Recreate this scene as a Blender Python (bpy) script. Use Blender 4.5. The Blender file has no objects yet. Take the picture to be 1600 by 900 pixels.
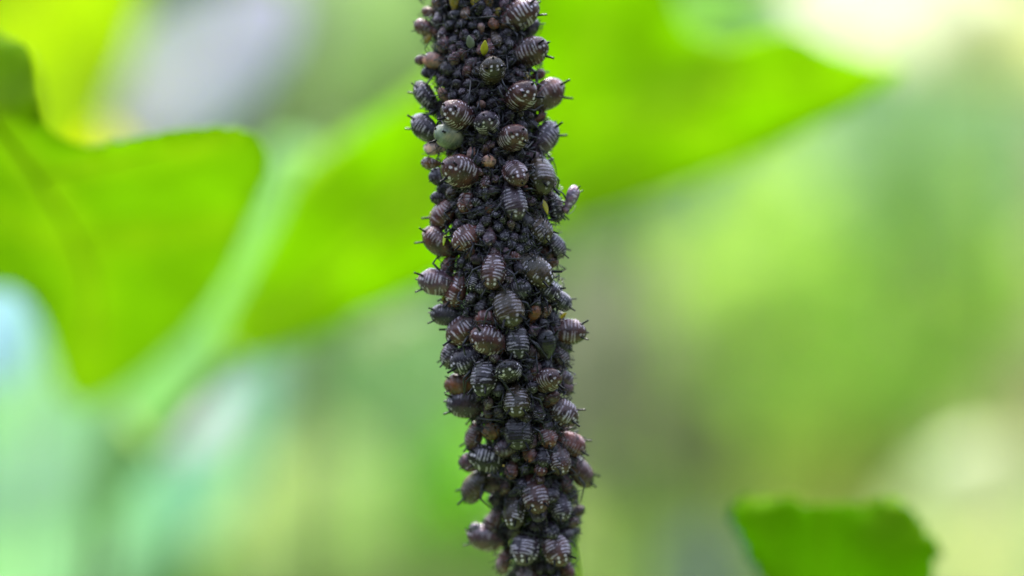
import bpy, bmesh, math, random
from mathutils import Vector, Matrix, noise
from mathutils.geometry import delaunay_2d_cdt
rnd = random.Random(7)
S = bpy.context.scene
C = S.collection
R = math.radians
# ------------------------------------------------------------------ camera (1 unit = 1 cm, macro lens)
FOC = 22.2
camd = bpy.data.cameras.new('camera'); cam = bpy.data.objects.new('camera', camd); C.objects.link(cam)
cam.location = (0, -FOC, 0); cam.rotation_euler = (R(90), 0, 0)
camd.lens = 100; camd.sensor_width = 36; camd.clip_start = .1; camd.clip_end = 20000
camd.dof.use_dof = True; camd.dof.focus_distance = FOC - .36
camd.dof.aperture_fstop = .1/1.25; camd.dof.aperture_blades = 0
S.camera = cam
# ------------------------------------------------------------------ light
SUN_EL, SUN_AZ = 68, -15       # degrees; azimuth measured from +Y clockwise
w = bpy.data.worlds.new('World'); S.world = w; w.use_nodes = True
nt = w.node_tree; nt.nodes.clear()
sky = nt.nodes.new('ShaderNodeTexSky'); sky.sky_type = 'NISHITA'; sky.sun_disc = False
sky.sun_elevation = R(SUN_EL); sky.sun_rotation = R(SUN_AZ); sky.dust_density = 3
bg = nt.nodes.new('ShaderNodeBackground'); bg.inputs[1].default_value = .15
wo = nt.nodes.new('ShaderNodeOutputWorld')
hs = nt.nodes.new('ShaderNodeHueSaturation'); hs.inputs['Saturation'].default_value = .7
nt.links.new(sky.outputs[0], hs.inputs['Color']); nt.links.new(hs.outputs[0], bg.inputs[0]); nt.links.new(bg.outputs[0], wo.inputs[0])
sd = bpy.data.lights.new('sun', 'SUN'); sd.energy = 3.2; sd.angle = R(10); sd.color = (1, .96, .9)
so = bpy.data.objects.new('sun', sd); C.objects.link(so)
sv = Vector((math.sin(R(SUN_AZ))*math.cos(R(SUN_EL)), math.cos(R(SUN_AZ))*math.cos(R(SUN_EL)), math.sin(R(SUN_EL))))
so.rotation_euler = sv.to_track_quat('Z', 'Y').to_euler()
S.view_settings.view_transform = 'Standard'; S.view_settings.look = 'None'
S.view_settings.exposure = 2.2; S.view_settings.gamma = 1
S.render.engine = 'CYCLES'
S.cycles.use_denoising = True; S.cycles.max_bounces = 6
# ------------------------------------------------------------------ helpers
def lin(c):
    return tuple(((v/255)/12.92 if v/255 <= .04045 else ((v/255+.055)/1.055)**2.4) for v in c)
def unproj(px, py, Y=0.):
    k = (FOC+Y)/FOC
    return Vector(((px-800)/200*k, Y, (450-py)/200*k))
def props(o, label=None, cat=None, group=None, kind=None):
    if label: o['label'] = label
    if cat: o['category'] = cat
    if group: o['group'] = group
    if kind: o['kind'] = kind
    return o
def link(name, me, parent=None):
    o = bpy.data.objects.new(name, me); C.objects.link(o)
    if parent: o.parent = parent
    return o
def mesh(name, vs, fs, mats, smooth=True, mi=None):
    me = bpy.data.meshes.new(name); me.from_pydata([tuple(v) for v in vs], [], fs)
    for m in mats: me.materials.append(m)
    if smooth: me.polygons.foreach_set('use_smooth', [True]*len(me.polygons))
    if mi: me.polygons.foreach_set('material_index', mi)
    me.update(); return me
class MB:
    def __init__(s): s.v = []; s.f = []; s.m = []
    def tube(s, pts, rads, n=6, mi=0):
        pts = [Vector(p) for p in pts]; b = len(s.v); up = None
        for i, p in enumerate(pts):
            t = (pts[min(i+1, len(pts)-1)]-pts[max(i-1, 0)]).normalized()
            if up is None:
                up = t.orthogonal().normalized()
            up = (up - t*up.dot(t))
            up = up.normalized() if up.length > 1e-6 else t.orthogonal().normalized()
            sd_ = t.cross(up)
            for k in range(n):
                a = 2*math.pi*k/n
                s.v.append(p + (up*math.cos(a)+sd_*math.sin(a))*rads[i])
        for i in range(len(pts)-1):
            for k in range(n):
                a = b+i*n+k; c = b+i*n+(k+1) % n
                s.f.append((a, c, c+n, a+n)); s.m.append(mi)
        s.f.append(tuple(b+k for k in range(n))[::-1]); s.m.append(mi)
        e = b+(len(pts)-1)*n
        s.f.append(tuple(e+k for k in range(n))); s.m.append(mi)
    def ball(s, c, r, nu=8, nv=6, mi=0):
        b = len(s.v); c = Vector(c)
        r = Vector(r) if not isinstance(r, (int, float)) else Vector((r, r, r))
        s.v.append(c+Vector((0, 0, r.z)))
        for j in range(1, nv):
            ph = math.pi*j/nv
            for i in range(nu):
                a = 2*math.pi*i/nu
                s.v.append(c+Vector((r.x*math.sin(ph)*math.cos(a), r.y*math.sin(ph)*math.sin(a), r.z*math.cos(ph))))
        s.v.append(c-Vector((0, 0, r.z))); e = len(s.v)-1
        for i in range(nu):
            s.f.append((b, b+1+i, b+1+(i+1) % nu)); s.m.append(mi)
            for j in range(nv-2):
                p = b+1+j*nu
                s.f.append((p+i, p+nu+i, p+nu+(i+1) % nu, p+(i+1) % nu)); s.m.append(mi)
            p = b+1+(nv-2)*nu
            s.f.append((p+i, e, p+(i+1) % nu)); s.m.append(mi)
    def mesh(s, name, mats): return mesh(name, s.v, s.f, mats, True, s.m)
# ------------------------------------------------------------------ materials
def newmat(name):
    m = bpy.data.materials.new(name); m.use_nodes = True
    return m, m.node_tree, m.node_tree.nodes['Principled BSDF']
def body_material():
    m, t, p = newmat('aphid_skin'); N = t.nodes.new; L = t.links.new
    oi = N('ShaderNodeObjectInfo'); at = N('ShaderNodeAttribute'); at.attribute_name = 'wax'
    dk = N('ShaderNodeAttribute'); dk.attribute_name = 'mid'
    tc = N('ShaderNodeTexCoord')
    of = N('ShaderNodeVectorMath'); of.operation = 'ADD'
    sc = N('ShaderNodeVectorMath'); sc.operation = 'SCALE'; sc.inputs[0].default_value = (17, 31, 11)
    L(oi.outputs['Random'], sc.inputs['Scale']); L(tc.outputs['Object'], of.inputs[0]); L(sc.outputs[0], of.inputs[1])
    n1 = N('ShaderNodeTexNoise'); n1.inputs['Scale'].default_value = 3.2; n1.inputs['Detail'].default_value = 4
    n2 = N('ShaderNodeTexNoise'); n2.inputs['Scale'].default_value = 26; n2.inputs['Detail'].default_value = 3
    L(of.outputs[0], n1.inputs[0]); L(of.outputs[0], n2.inputs[0])
    # base colour varies in patches
    mr = N('ShaderNodeMapRange'); mr.inputs[1].default_value = .3; mr.inputs[2].default_value = .7
    mr.inputs[3].default_value = .4; mr.inputs[4].default_value = 1.3
    L(n1.outputs[0], mr.inputs[0])
    bc = N('ShaderNodeVectorMath'); bc.operation = 'SCALE'; L(oi.outputs['Color'], bc.inputs[0]); L(mr.outputs[0], bc.inputs['Scale'])
    n3 = N('ShaderNodeTexNoise'); n3.inputs['Scale'].default_value = 1.6; L(of.outputs[0], n3.inputs[0])
    hm = N('ShaderNodeMix'); hm.data_type = 'RGBA'; hm.blend_type = 'MULTIPLY'; hm.inputs['B'].default_value = (1.3, .95, .78, 1)
    h3 = N('ShaderNodeMapRange'); h3.inputs[1].default_value = .42; h3.inputs[2].default_value = .66; L(n3.outputs[0], h3.inputs[0])
    L(h3.outputs[0], hm.inputs['Factor']); L(bc.outputs[0], hm.inputs['A'])
    # dusty grey-violet bloom
    mb = N('ShaderNodeMapRange'); mb.inputs[1].default_value = .42; mb.inputs[2].default_value = .75
    mb.inputs[3].default_value = .02; mb.inputs[4].default_value = .17
    L(n2.outputs[0], mb.inputs[0])
    dm = N('ShaderNodeMix'); dm.data_type = 'RGBA'; dm.inputs['B'].default_value = (.15, .12, .20, 1)
    L(mb.outputs[0], dm.inputs['Factor']); L(hm.outputs['Result'], dm.inputs['A'])
    # wax bands
    wb = N('ShaderNodeMath'); wb.operation = 'MULTIPLY'; L(at.outputs['Fac'], wb.inputs[0]); L(oi.outputs['Alpha'], wb.inputs[1])
    wn = N('ShaderNodeMapRange'); wn.inputs[1].default_value = .33; wn.inputs[2].default_value = .58
    wn.inputs[3].default_value = .45; wn.inputs[4].default_value = 1
    L(n2.outputs[0], wn.inputs[0])
    w2 = N('ShaderNodeMath'); w2.operation = 'MULTIPLY'; w2.use_clamp = True; L(wb.outputs[0], w2.inputs[0]); L(wn.outputs[0], w2.inputs[1])
    wm = N('ShaderNodeMix'); wm.data_type = 'RGBA'; wm.inputs['B'].default_value = (.85, .74, .88, 1)
    L(w2.outputs[0], wm.inputs['Factor']); L(dm.outputs['Result'], wm.inputs['A'])
    L(wm.outputs['Result'], p.inputs['Base Color'])
    rr = N('ShaderNodeMapRange'); rr.inputs[3].default_value = .2; rr.inputs[4].default_value = .7
    L(w2.outputs[0], rr.inputs[0]); L(rr.outputs[0], p.inputs['Roughness'])
    bp = N('ShaderNodeBump'); bp.inputs['Strength'].default_value = .35; bp.inputs['Distance'].default_value = .012
    L(n2.outputs[0], bp.inputs['Height']); L(bp.outputs[0], p.inputs['Normal'])
    p.inputs['Specular IOR Level'].default_value = .22; p.inputs['Coat Weight'].default_value = .35; p.inputs['Coat Roughness'].default_value = .07; p.inputs['Coat IOR'].default_value = 1.4
    return m
def simple_mat(name, col, rough=.5, spec=.5, nscale=8, var=.35, bump=.0, trans=0.):
    m, t, p = newmat(name); N = t.nodes.new; L = t.links.new
    tc = N('ShaderNodeTexCoord'); n = N('ShaderNodeTexNoise'); n.inputs['Scale'].default_value = nscale; n.inputs['Detail'].default_value = 4
    L(tc.outputs['Object'], n.inputs[0])
    mr = N('ShaderNodeMapRange'); mr.inputs[1].default_value = .3; mr.inputs[2].default_value = .7
    mr.inputs[3].default_value = 1-var; mr.inputs[4].default_value = 1+var
    L(n.outputs[0], mr.inputs[0])
    v = N('ShaderNodeVectorMath'); v.operation = 'SCALE'; v.inputs[0].default_value = col[:3]; L(mr.outputs[0], v.inputs['Scale'])
    L(v.outputs[0], p.inputs['Base Color']); p.inputs['Roughness'].default_value = rough
    p.inputs['Specular IOR Level'].default_value = spec
    if bump:
        b = N('ShaderNodeBump'); b.inputs['Strength'].default_value = bump; b.inputs['Distance'].default_value = .02
        L(n.outputs[0], b.inputs['Height']); L(b.outputs[0], p.inputs['Normal'])
    if trans:
        tr = N('ShaderNodeBsdfTranslucent'); L(v.outputs[0], tr.inputs[0])
        mx = N('ShaderNodeMixShader'); mx.inputs[0].default_value = trans
        o = t.nodes['Material Output']; L(p.outputs[0], mx.inputs[1]); L(tr.outputs[0], mx.inputs[2]); L(mx.outputs[0], o.inputs[0])
    return m
M_BODY = body_material()
M_LEG = simple_mat('aphid_leg', (.017, .016, .024), .3, .45, 20, .4)
M_HORN = simple_mat('aphid_horn', (.005, .005, .007), .35, .2, 20, .3)
M_EYE = simple_mat('aphid_eye', (.03, .008, .006), .2, .6, 20, .2)
# ------------------------------------------------------------------ stem geometry: axis in photo pixels, own depth bend
def interp(tab, x):
    if x <= tab[0][0]: return tab[0][1]
    for (a, u), (b, v) in zip(tab, tab[1:]):
        if x <= b: 
            f = (x-a)/(b-a); f = f*f*(3-2*f)*.35+f*.65
            return u+(v-u)*f
    return tab[-1][1]
AX = [(-120, 748), (0, 750), (100, 755), (200, 763), (300, 778), (400, 780), (500, 795), (600, 804), (700, 826), (800, 845), (900, 864), (1050, 890)]
DP = [(-120, .30), (0, .22), (150, .10), (300, .02), (450, 0), (600, .04), (700, .15), (800, .30), (900, .46), (1050, .8)]
RS = [(-120, .30), (300, .31), (600, .285), (760, .25), (900, .23), (1050, .23)]
def axis(py):
    Y = interp(DP, py); p = unproj(interp(AX, py), py, Y)
    return p
# ------------------------------------------------------------------ aphid body meshes (tail +Y, back +Z, width 1)
def body_mesh(seed, kind):
    r = random.Random(seed)
    NU, NV = (72, 96) if kind != 'nymph' else (24, 28)
    plump = r.uniform(.94, 1.06); taper = r.uniform(.0, .12)
    #           y     half-width  up    down
    if kind == 'nymph':
        K = [(-.98, .0, .0, .0), (-.95, .14, .1, .08), (-.84, .23, .18, .14), (-.71, .22, .15, .13), (-.58, .30, .24, .18), (-.47, .31, .23, .18), (-.32, .40, .31, .22), (-.1, .47, .37, .25), (.15, .5, .4, .27), (.4, .43, .35, .24), (.58, .27, .22, .17), (.68, .12, .1, .09), (.71, .0, .0, .0)]
    else:
        K = [(-.87, .0, .0, .0), (-.86, .1, .07, .06), (-.8, .165, .12, .1), (-.71, .2, .16, .14), (-.62, .29, .22, .18), (-.48, .4, .31, .23), (-.2, .505, .41, .28), (.05, .53, .45, .3), (.28, .495, .43, .29), (.45, .39, .35, .26), (.57, .285, .26, .21), (.65, .165, .16, .13), (.685, .0, .0, .0)]
    def prof(y, j):
        if y <= K[0][0]: return K[0][j]
        for i in range(len(K)-1):
            if y <= K[i+1][0]:
                f = (y-K[i][0])/(K[i+1][0]-K[i][0])
                p0 = K[max(i-1, 0)]; p1 = K[i]; p2 = K[i+1]; p3 = K[min(i+2, len(K)-1)]
                m1 = (p2[j]-p0[j])/(p2[0]-p0[0])*(p2[0]-p1[0]) if i > 0 else 0
                m2 = (p3[j]-p1[j])/(p3[0]-p1[0])*(p2[0]-p1[0]) if i < len(K)-2 else 0
                if i == 0: f = math.sqrt(f); m1 = m2 = 0; return p2[j]*f
                if i == len(K)-2: f = math.sqrt(1-f); return p1[j]*f
                return max(0, (2*f**3-3*f*f+1)*p1[j]+(f**3-2*f*f+f)*m1+(-2*f**3+3*f*f)*p2[j]+(f**3-f*f)*m2)
        return 0
    gap = r.choice([.15, .22, .34, .55])
    rows = [-.46, -.335, -.21, -.085, .04, .165, .29]
    st = []
    for k, y0 in enumerate(rows):
        for s in (-1, 1):
            st.append((y0+r.uniform(-.018, .018), s, max(.06, gap+r.uniform(-.12, .14)), r.uniform(.8, 1.25), r.uniform(.014, .03), r.uniform(-.08, .08), r.random() < .86))
    dots = []
    for (yy, ph) in ((.395, .40), (.525, .42)):
        for s in (-1, 1): dots.append((yy+r.uniform(-.015, .015), s*ph*r.uniform(.75, 1.2), r.uniform(.030, .040)))
    dots.append((.45, .95*r.choice((-1, 1)), .03))
    for k, y0 in enumerate([-.3, -.17, -.04, .1, .24, .36]):
        for s in (-1, 1): dots.append((y0+.02, s*(1.42+r.uniform(-.08, .08)), r.uniform(.018, .03)))
    vs = []; wax = []
    y0, y1 = K[0][0], K[-1][0]
    for j in range(NV+1):
        f = j/NV; y = y0+(y1-y0)*(.5-.5*math.cos(math.pi*f))*.6+(y1-y0)*f*.4
        for i in range(NU):
            a = 2*math.pi*i/NU           # 0 = dorsal
            phi = a if a <= math.pi else a-2*math.pi
            hw = prof(y, 1)*plump; up = prof(y, 2); dn = prof(y, 3)
            x = math.sin(phi)*hw; c = math.cos(phi); z = c*(up if c > 0 else dn)
            # segment grooves on abdomen, lateral dimples
            g = 0
            if -.55 < y < .5:
                q = (y-rows[0])/.125; g = (-.035 if kind == 'nymph' else -.008)*max(0, math.cos(2*math.pi*(q+.5)))**3*max(0, c+.35)
            if -.85 < y < -.5: g = -.02*max(0, math.cos((y+.66)*2*math.pi/.16))**4
            nz = noise.noise(Vector((x*3+seed*7, y*3, z*3)))*.02 + noise.noise(Vector((x*9+seed*7, y*9, z*9)))*.007
            k = 1+(g+nz)/max(.25, hw)*(1 if 0 < hw else 0)
            dent = -.03*math.exp(-((abs(phi)-1.25)/.22)**2)*max(0, min(1, (y+.5)*4))
            k += dent
            vs.append(Vector((x*k, y+.012*noise.noise(Vector((x*4, y*4, seed))), z*k)))
            v = 0.
            rad = max(hw, .05)
            nn = noise.noise(Vector((x*14, y*14, z*14+seed)))
            for (ys, s, pa, pb, th, sl, on) in st:
                if not on: continue
                if s*phi <= 0 and abs(phi) > .02: continue
                ap = abs(phi)
                yc = ys + sl*(ap-.6) + .05*(ap-.5)**2
                d = abs(y-yc)/(th*(1+.8*nn))
                e = min((ap-pa)/.07, (pb-ap)/.1)
                v = max(v, max(0, min(1, 1.6-d))*max(0, min(1, e+.5))*(.66+.45*noise.noise(Vector((x*6, y*6, z*6+seed*3)))))
            gl = noise.noise(Vector((x*31, y*31, z*31+seed)))  # fine glitter on the back, painted as pale flecks into the wax value
            if gl > .5 and c > -.1: v = max(v, min(1, (gl-.5)*6)*.8)
            for (yd, pd, rd) in dots:
                d = math.hypot(y-yd, (phi-pd)*rad)/(rd*(1+.25*nn))
                v = max(v, max(0, min(1, (1.45-d)*1.9))*1.15)
            wax.append(v)
    fs = []
    for j in range(NV):
        for i in range(NU):
            a = j*NU+i; b = j*NU+(i+1) % NU
            fs.append((a, b, b+NU, a+NU))
    fs.append(tuple(range(NU))[::-1]); fs.append(tuple(NV*NU+i for i in range(NU)))
    me = mesh('aphid_body', vs, fs, [M_BODY])
    at = me.attributes.new('wax', 'FLOAT', 'POINT'); at.data.foreach_set('value', wax)
    return me
BODY = {'adult': [body_mesh(s, 'adult') for s in range(1, 8)], 'nymph': [body_mesh(s, 'nymph') for s in range(20, 26)]}
def horn_mesh():
    b = MB(); b.tube([(0, 0, -.02), (0, .005, .03), (0, .02, .12), (0, .05, .24), (0, .06, .275), (0, .061, .28)], [.07, .05, .04, .034, .042, .02], 8)
    return b.mesh('cornicle', [M_HORN])
def cauda_mesh():
    b = MB(); b.tube([(0, -.04, 0), (0, .02, .005), (0, .07, .02), (0, .12, .035), (0, .15, .05)], [.06, .05, .042, .034, .012], 8)
    return b.mesh('cauda', [M_HORN])
def eye_mesh():
    b = MB(); b.ball((0, 0, 0), (.03, .035, .035), 8, 6); return b.mesh('eye', [M_EYE])
def antenna_mesh(seed):
    r = random.Random(seed); b = MB()
    pts = [Vector((0, 0, 0)), Vector((.05, -.07, .05))]; d = Vector((r.uniform(.3, 1), r.uniform(-.2, .8), r.uniform(.2, .8))).normalized()
    for i in range(5):
        d = (d+Vector((r.uniform(-.1, .1), .25, -.13))).normalized(); pts.append(pts[-1]+d*.19)
    b.tube(pts, [.028, .022, .019, .017, .015, .013, .009], 5); return b.mesh('antenna', [M_LEG])
HORN, CAUDA, EYE = horn_mesh(), cauda_mesh(), eye_mesh(); ANT = [antenna_mesh(s) for s in range(6)]
def leg_pts(hip, foot, nrm, rise, r, jit=.06):
    mid = hip.lerp(foot, .42)+nrm*rise+Vector((r.uniform(-jit, jit), r.uniform(-jit, jit), r.uniform(-jit, jit)))
    k2 = hip.lerp(foot, .88)+nrm*rise*.16
    return [hip, hip.lerp(mid, .5)+nrm*.02, mid, mid.lerp(k2, .5), k2, foot]
LEG_R = [.034, .048, .038, .028, .024, .018]
# mesh for small nymphs: body and legs as one
def nymph_mesh(seed):
    r = random.Random(seed); src = BODY['nymph'][seed % 6]; b = MB()
    b.v = [v.co.copy() for v in src.vertices]; b.f = [tuple(p.vertices) for p in src.polygons]; b.m = [0]*len(b.f)
    nb = len(b.v)
    for s in (-1, 1):
        for (hy, fx, fy) in ((-.6, .5, -1.0), (-.45, .75, -.45), (-.3, .7, .4)):
            hip = Vector((s*.16, hy, -.1)); foot = Vector((s*fx*r.uniform(.85, 1.2), fy+r.uniform(-.15, .15), -.38))
            b.tube(leg_pts(hip, foot, Vector((0, 0, 1)), .3, r), [q*1.25 for q in LEG_R], 4, 1)
        d = Vector((s*.5, -.5, .3))
        b.tube([Vector((s*.07, -.9, .03)), Vector((s*.3, -1.1, .15)), Vector((s*.55, -1.0, .22)), Vector((s*.75, -.7, .2))], [.02, .016, .013, .008], 4, 1)
        b.tube([Vector((s*.25, .42, .2)), Vector((s*.3, .52, .36))], [.04, .03], 5, 1)
    me = b.mesh('aphid_nymph', [M_BODY, M_LEG])
    at = me.attributes.new('wax', 'FLOAT', 'POINT'); vals = [0.]*len(b.v)
    sa = src.attributes['wax'].data
    for i in range(nb): vals[i] = sa[i].value
    at.data.foreach_set('value', vals)
    return me
NYMPH = [nymph_mesh(s) for s in range(12)]
COL = {'brown': (.046, .021, .018), 'red': (.074, .028, .022), 'olive': (.034, .027, .013), 'black': (.010, .009, .009),
       'grey': (.032, .024, .036), 'dark': (.011, .008, .012), 'orange': (.11, .048, .02), 'tan': (.24, .15, .125), 'violet': (.15, .11, .16), 'mat': (.17, .20, .15),
       'yellow': (.30, .25, .03), 'pink': (.38, .25, .24), 'purple': (.06, .035, .045), 'ochre': (.10, .055, .02), 'white': (.75, .62, .6), 'slate': (.017, .017, .022)}
placed = []     # (centre, radius, short, W)
TILE = {1: (620, 0), 2: (620, 150), 3: (620, 300), 4: (640, 440), 5: (640, 590), 6: (660, 730)}
Z = 5.2933
def frame_at(px, py, W, phi, lift, extra=0.):
    A = axis(py); Rs = interp(RS, py)
    L = R(lift if lift < 36 else min(60, lift*1.28))
    rad = Rs + .31*W*math.cos(L) + .58*W*math.sin(L) + .012 + extra
    # x offset at that depth
    Y = A.y-rad*.8
    for _ in range(3):
        P = unproj(px, py, Y); u = P.x-A.x
        s = max(-1, min(1, u/rad)); th = math.asin(s)
        if abs(th) > R(78): th = math.copysign(R(78), th); rr = abs(u)/math.sin(R(78))
        else: rr = rad
        Y = A.y-rr*math.cos(th)
    P = unproj(px, py, Y)
    n = Vector((math.sin(th), -math.cos(th), 0)); eh = Vector((math.cos(th), math.sin(th), 0)); ez = Vector((0, 0, 1))
    f = R(phi); a = math.cos(f); b = math.sin(f)
    if abs(th) > R(40) and a*math.sin(th) > 0:
        L = max(L, R(min(70, 75*abs(a)*abs(math.sin(th)))))
    elif abs(th) > R(55) and a*math.sin(th) < 0:
        a *= .3
    a = a/max(.55, math.cos(th)); q = math.hypot(a, b); a /= q; b /= q
    t = eh*a+ez*b
    T = (t*math.cos(L)+n*math.sin(L)).normalized(); D = (n*math.cos(L)-t*math.sin(L)).normalized()
    X = T.cross(D)
    return P, X, T, D, n
def mat4(P, X, T, D, W):
    return Matrix(((X.x*W, T.x*W, D.x*W, P.x), (X.y*W, T.y*W, D.y*W, P.y), (X.z*W, T.z*W, D.z*W, P.z), (0, 0, 0, 1)))
def surf_point(p, lift=.0):
    py = 450-p.z*200/((FOC+p.y)/FOC); A = axis(py); Rs = interp(RS, py)
    d = Vector((p.x-A.x, p.y-A.y, 0)); d.normalize()
    return Vector((A.x, A.y, p.z))+d*(Rs+lift)
def full_aphid(name, px, py, W, phi, lift, col, wax, label, cat, group, kind='adult', extra=0., seed=0, antennae=True, horns=True):
    r = random.Random(seed*13+5)
    P, X, T, D, n = frame_at(px, py, W, phi, lift, extra)
    W *= 1+.22*abs(n.x)**3; sr = random.Random(seed)
    Mx = mat4(P, X, T, D, W) @ Matrix.Diagonal((1.03*sr.uniform(.93, 1.07), (1.03 if lift < 36 else .94)*sr.uniform(.94, 1.08), sr.uniform(1., 1.15), 1)).to_4x4(); Mi = Mx.inverted()
    e = bpy.data.objects.new(name, None); C.objects.link(e); e.matrix_world = Mx; e.empty_display_size = .05
    props(e, label, cat, group)
    b = link('body', BODY[kind][seed % len(BODY[kind])], e)
    c = COL[col]; j = r.uniform(1.15, 1.75); b.color = (c[0]*j, c[1]*j, c[2]*j, wax*r.uniform(.5, 1.08))
    if kind == 'adult' or W > .1:
        nl = (Mi.to_3x3() @ n).normalized()
        for s in (-1, 1):
            for (hy, fx, fy, rise) in ((-.62, .55, -1.05, .22), (-.48, .85, -.55, .3), (-.32, .95, .45, .34)):
                hip = Vector((s*.2, hy, -.1))
                fw = Mx @ Vector((s*fx*r.uniform(.8, 1.15), fy+r.uniform(-.2, .2), -.4))
                fw = surf_point(fw, r.choice((0, .03, .07, .12, .16))*W/.2)
                fl = Mi @ fw; v = fl-hip
                if v.length > 1.7: fl = hip+v.normalized()*1.7
                m = MB(); m.tube(leg_pts(hip, fl, (nl*.5+Vector((s*.5, 0, .5))).normalized(), rise*r.uniform(.9, 1.7), r), LEG_R, 6)
                link('leg', m.mesh('leg', [M_LEG]), e)
            if antennae:
                a = link('antenna', r.choice(ANT), e); a.location = (s*.08, -.9, .06); a.scale = (s, 1, 1)
            if horns:
                h = link('cornicle', HORN, e); h.location = (s*.25, .4, .24); hs = 1. if kind == 'adult' else .8
                h.scale = (hs, hs, 1.25*hs*r.uniform(.85, 1.15)); h.rotation_euler = (R(-38+r.uniform(-8, 8)), R(s*38), 0)
            if kind == 'adult':
                y = link('eye', EYE, e); y.location = (s*.155, -.85, .05)
        if kind == 'adult':
            k = link('cauda', CAUDA, e); k.location = (0, .63, .0)
    placed.append((P.copy(), W*.55, label, W, px, py))
    return e
POSE = lambda a: {0: 'tail to the right', 1: 'tail up and right', 2: 'tail up', 3: 'tail up and left', 4: 'tail to the left', 5: 'tail down and left', 6: 'tail down', 7: 'tail down and right'}[int(((a % 360)+22.5)//45) % 8]
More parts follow.
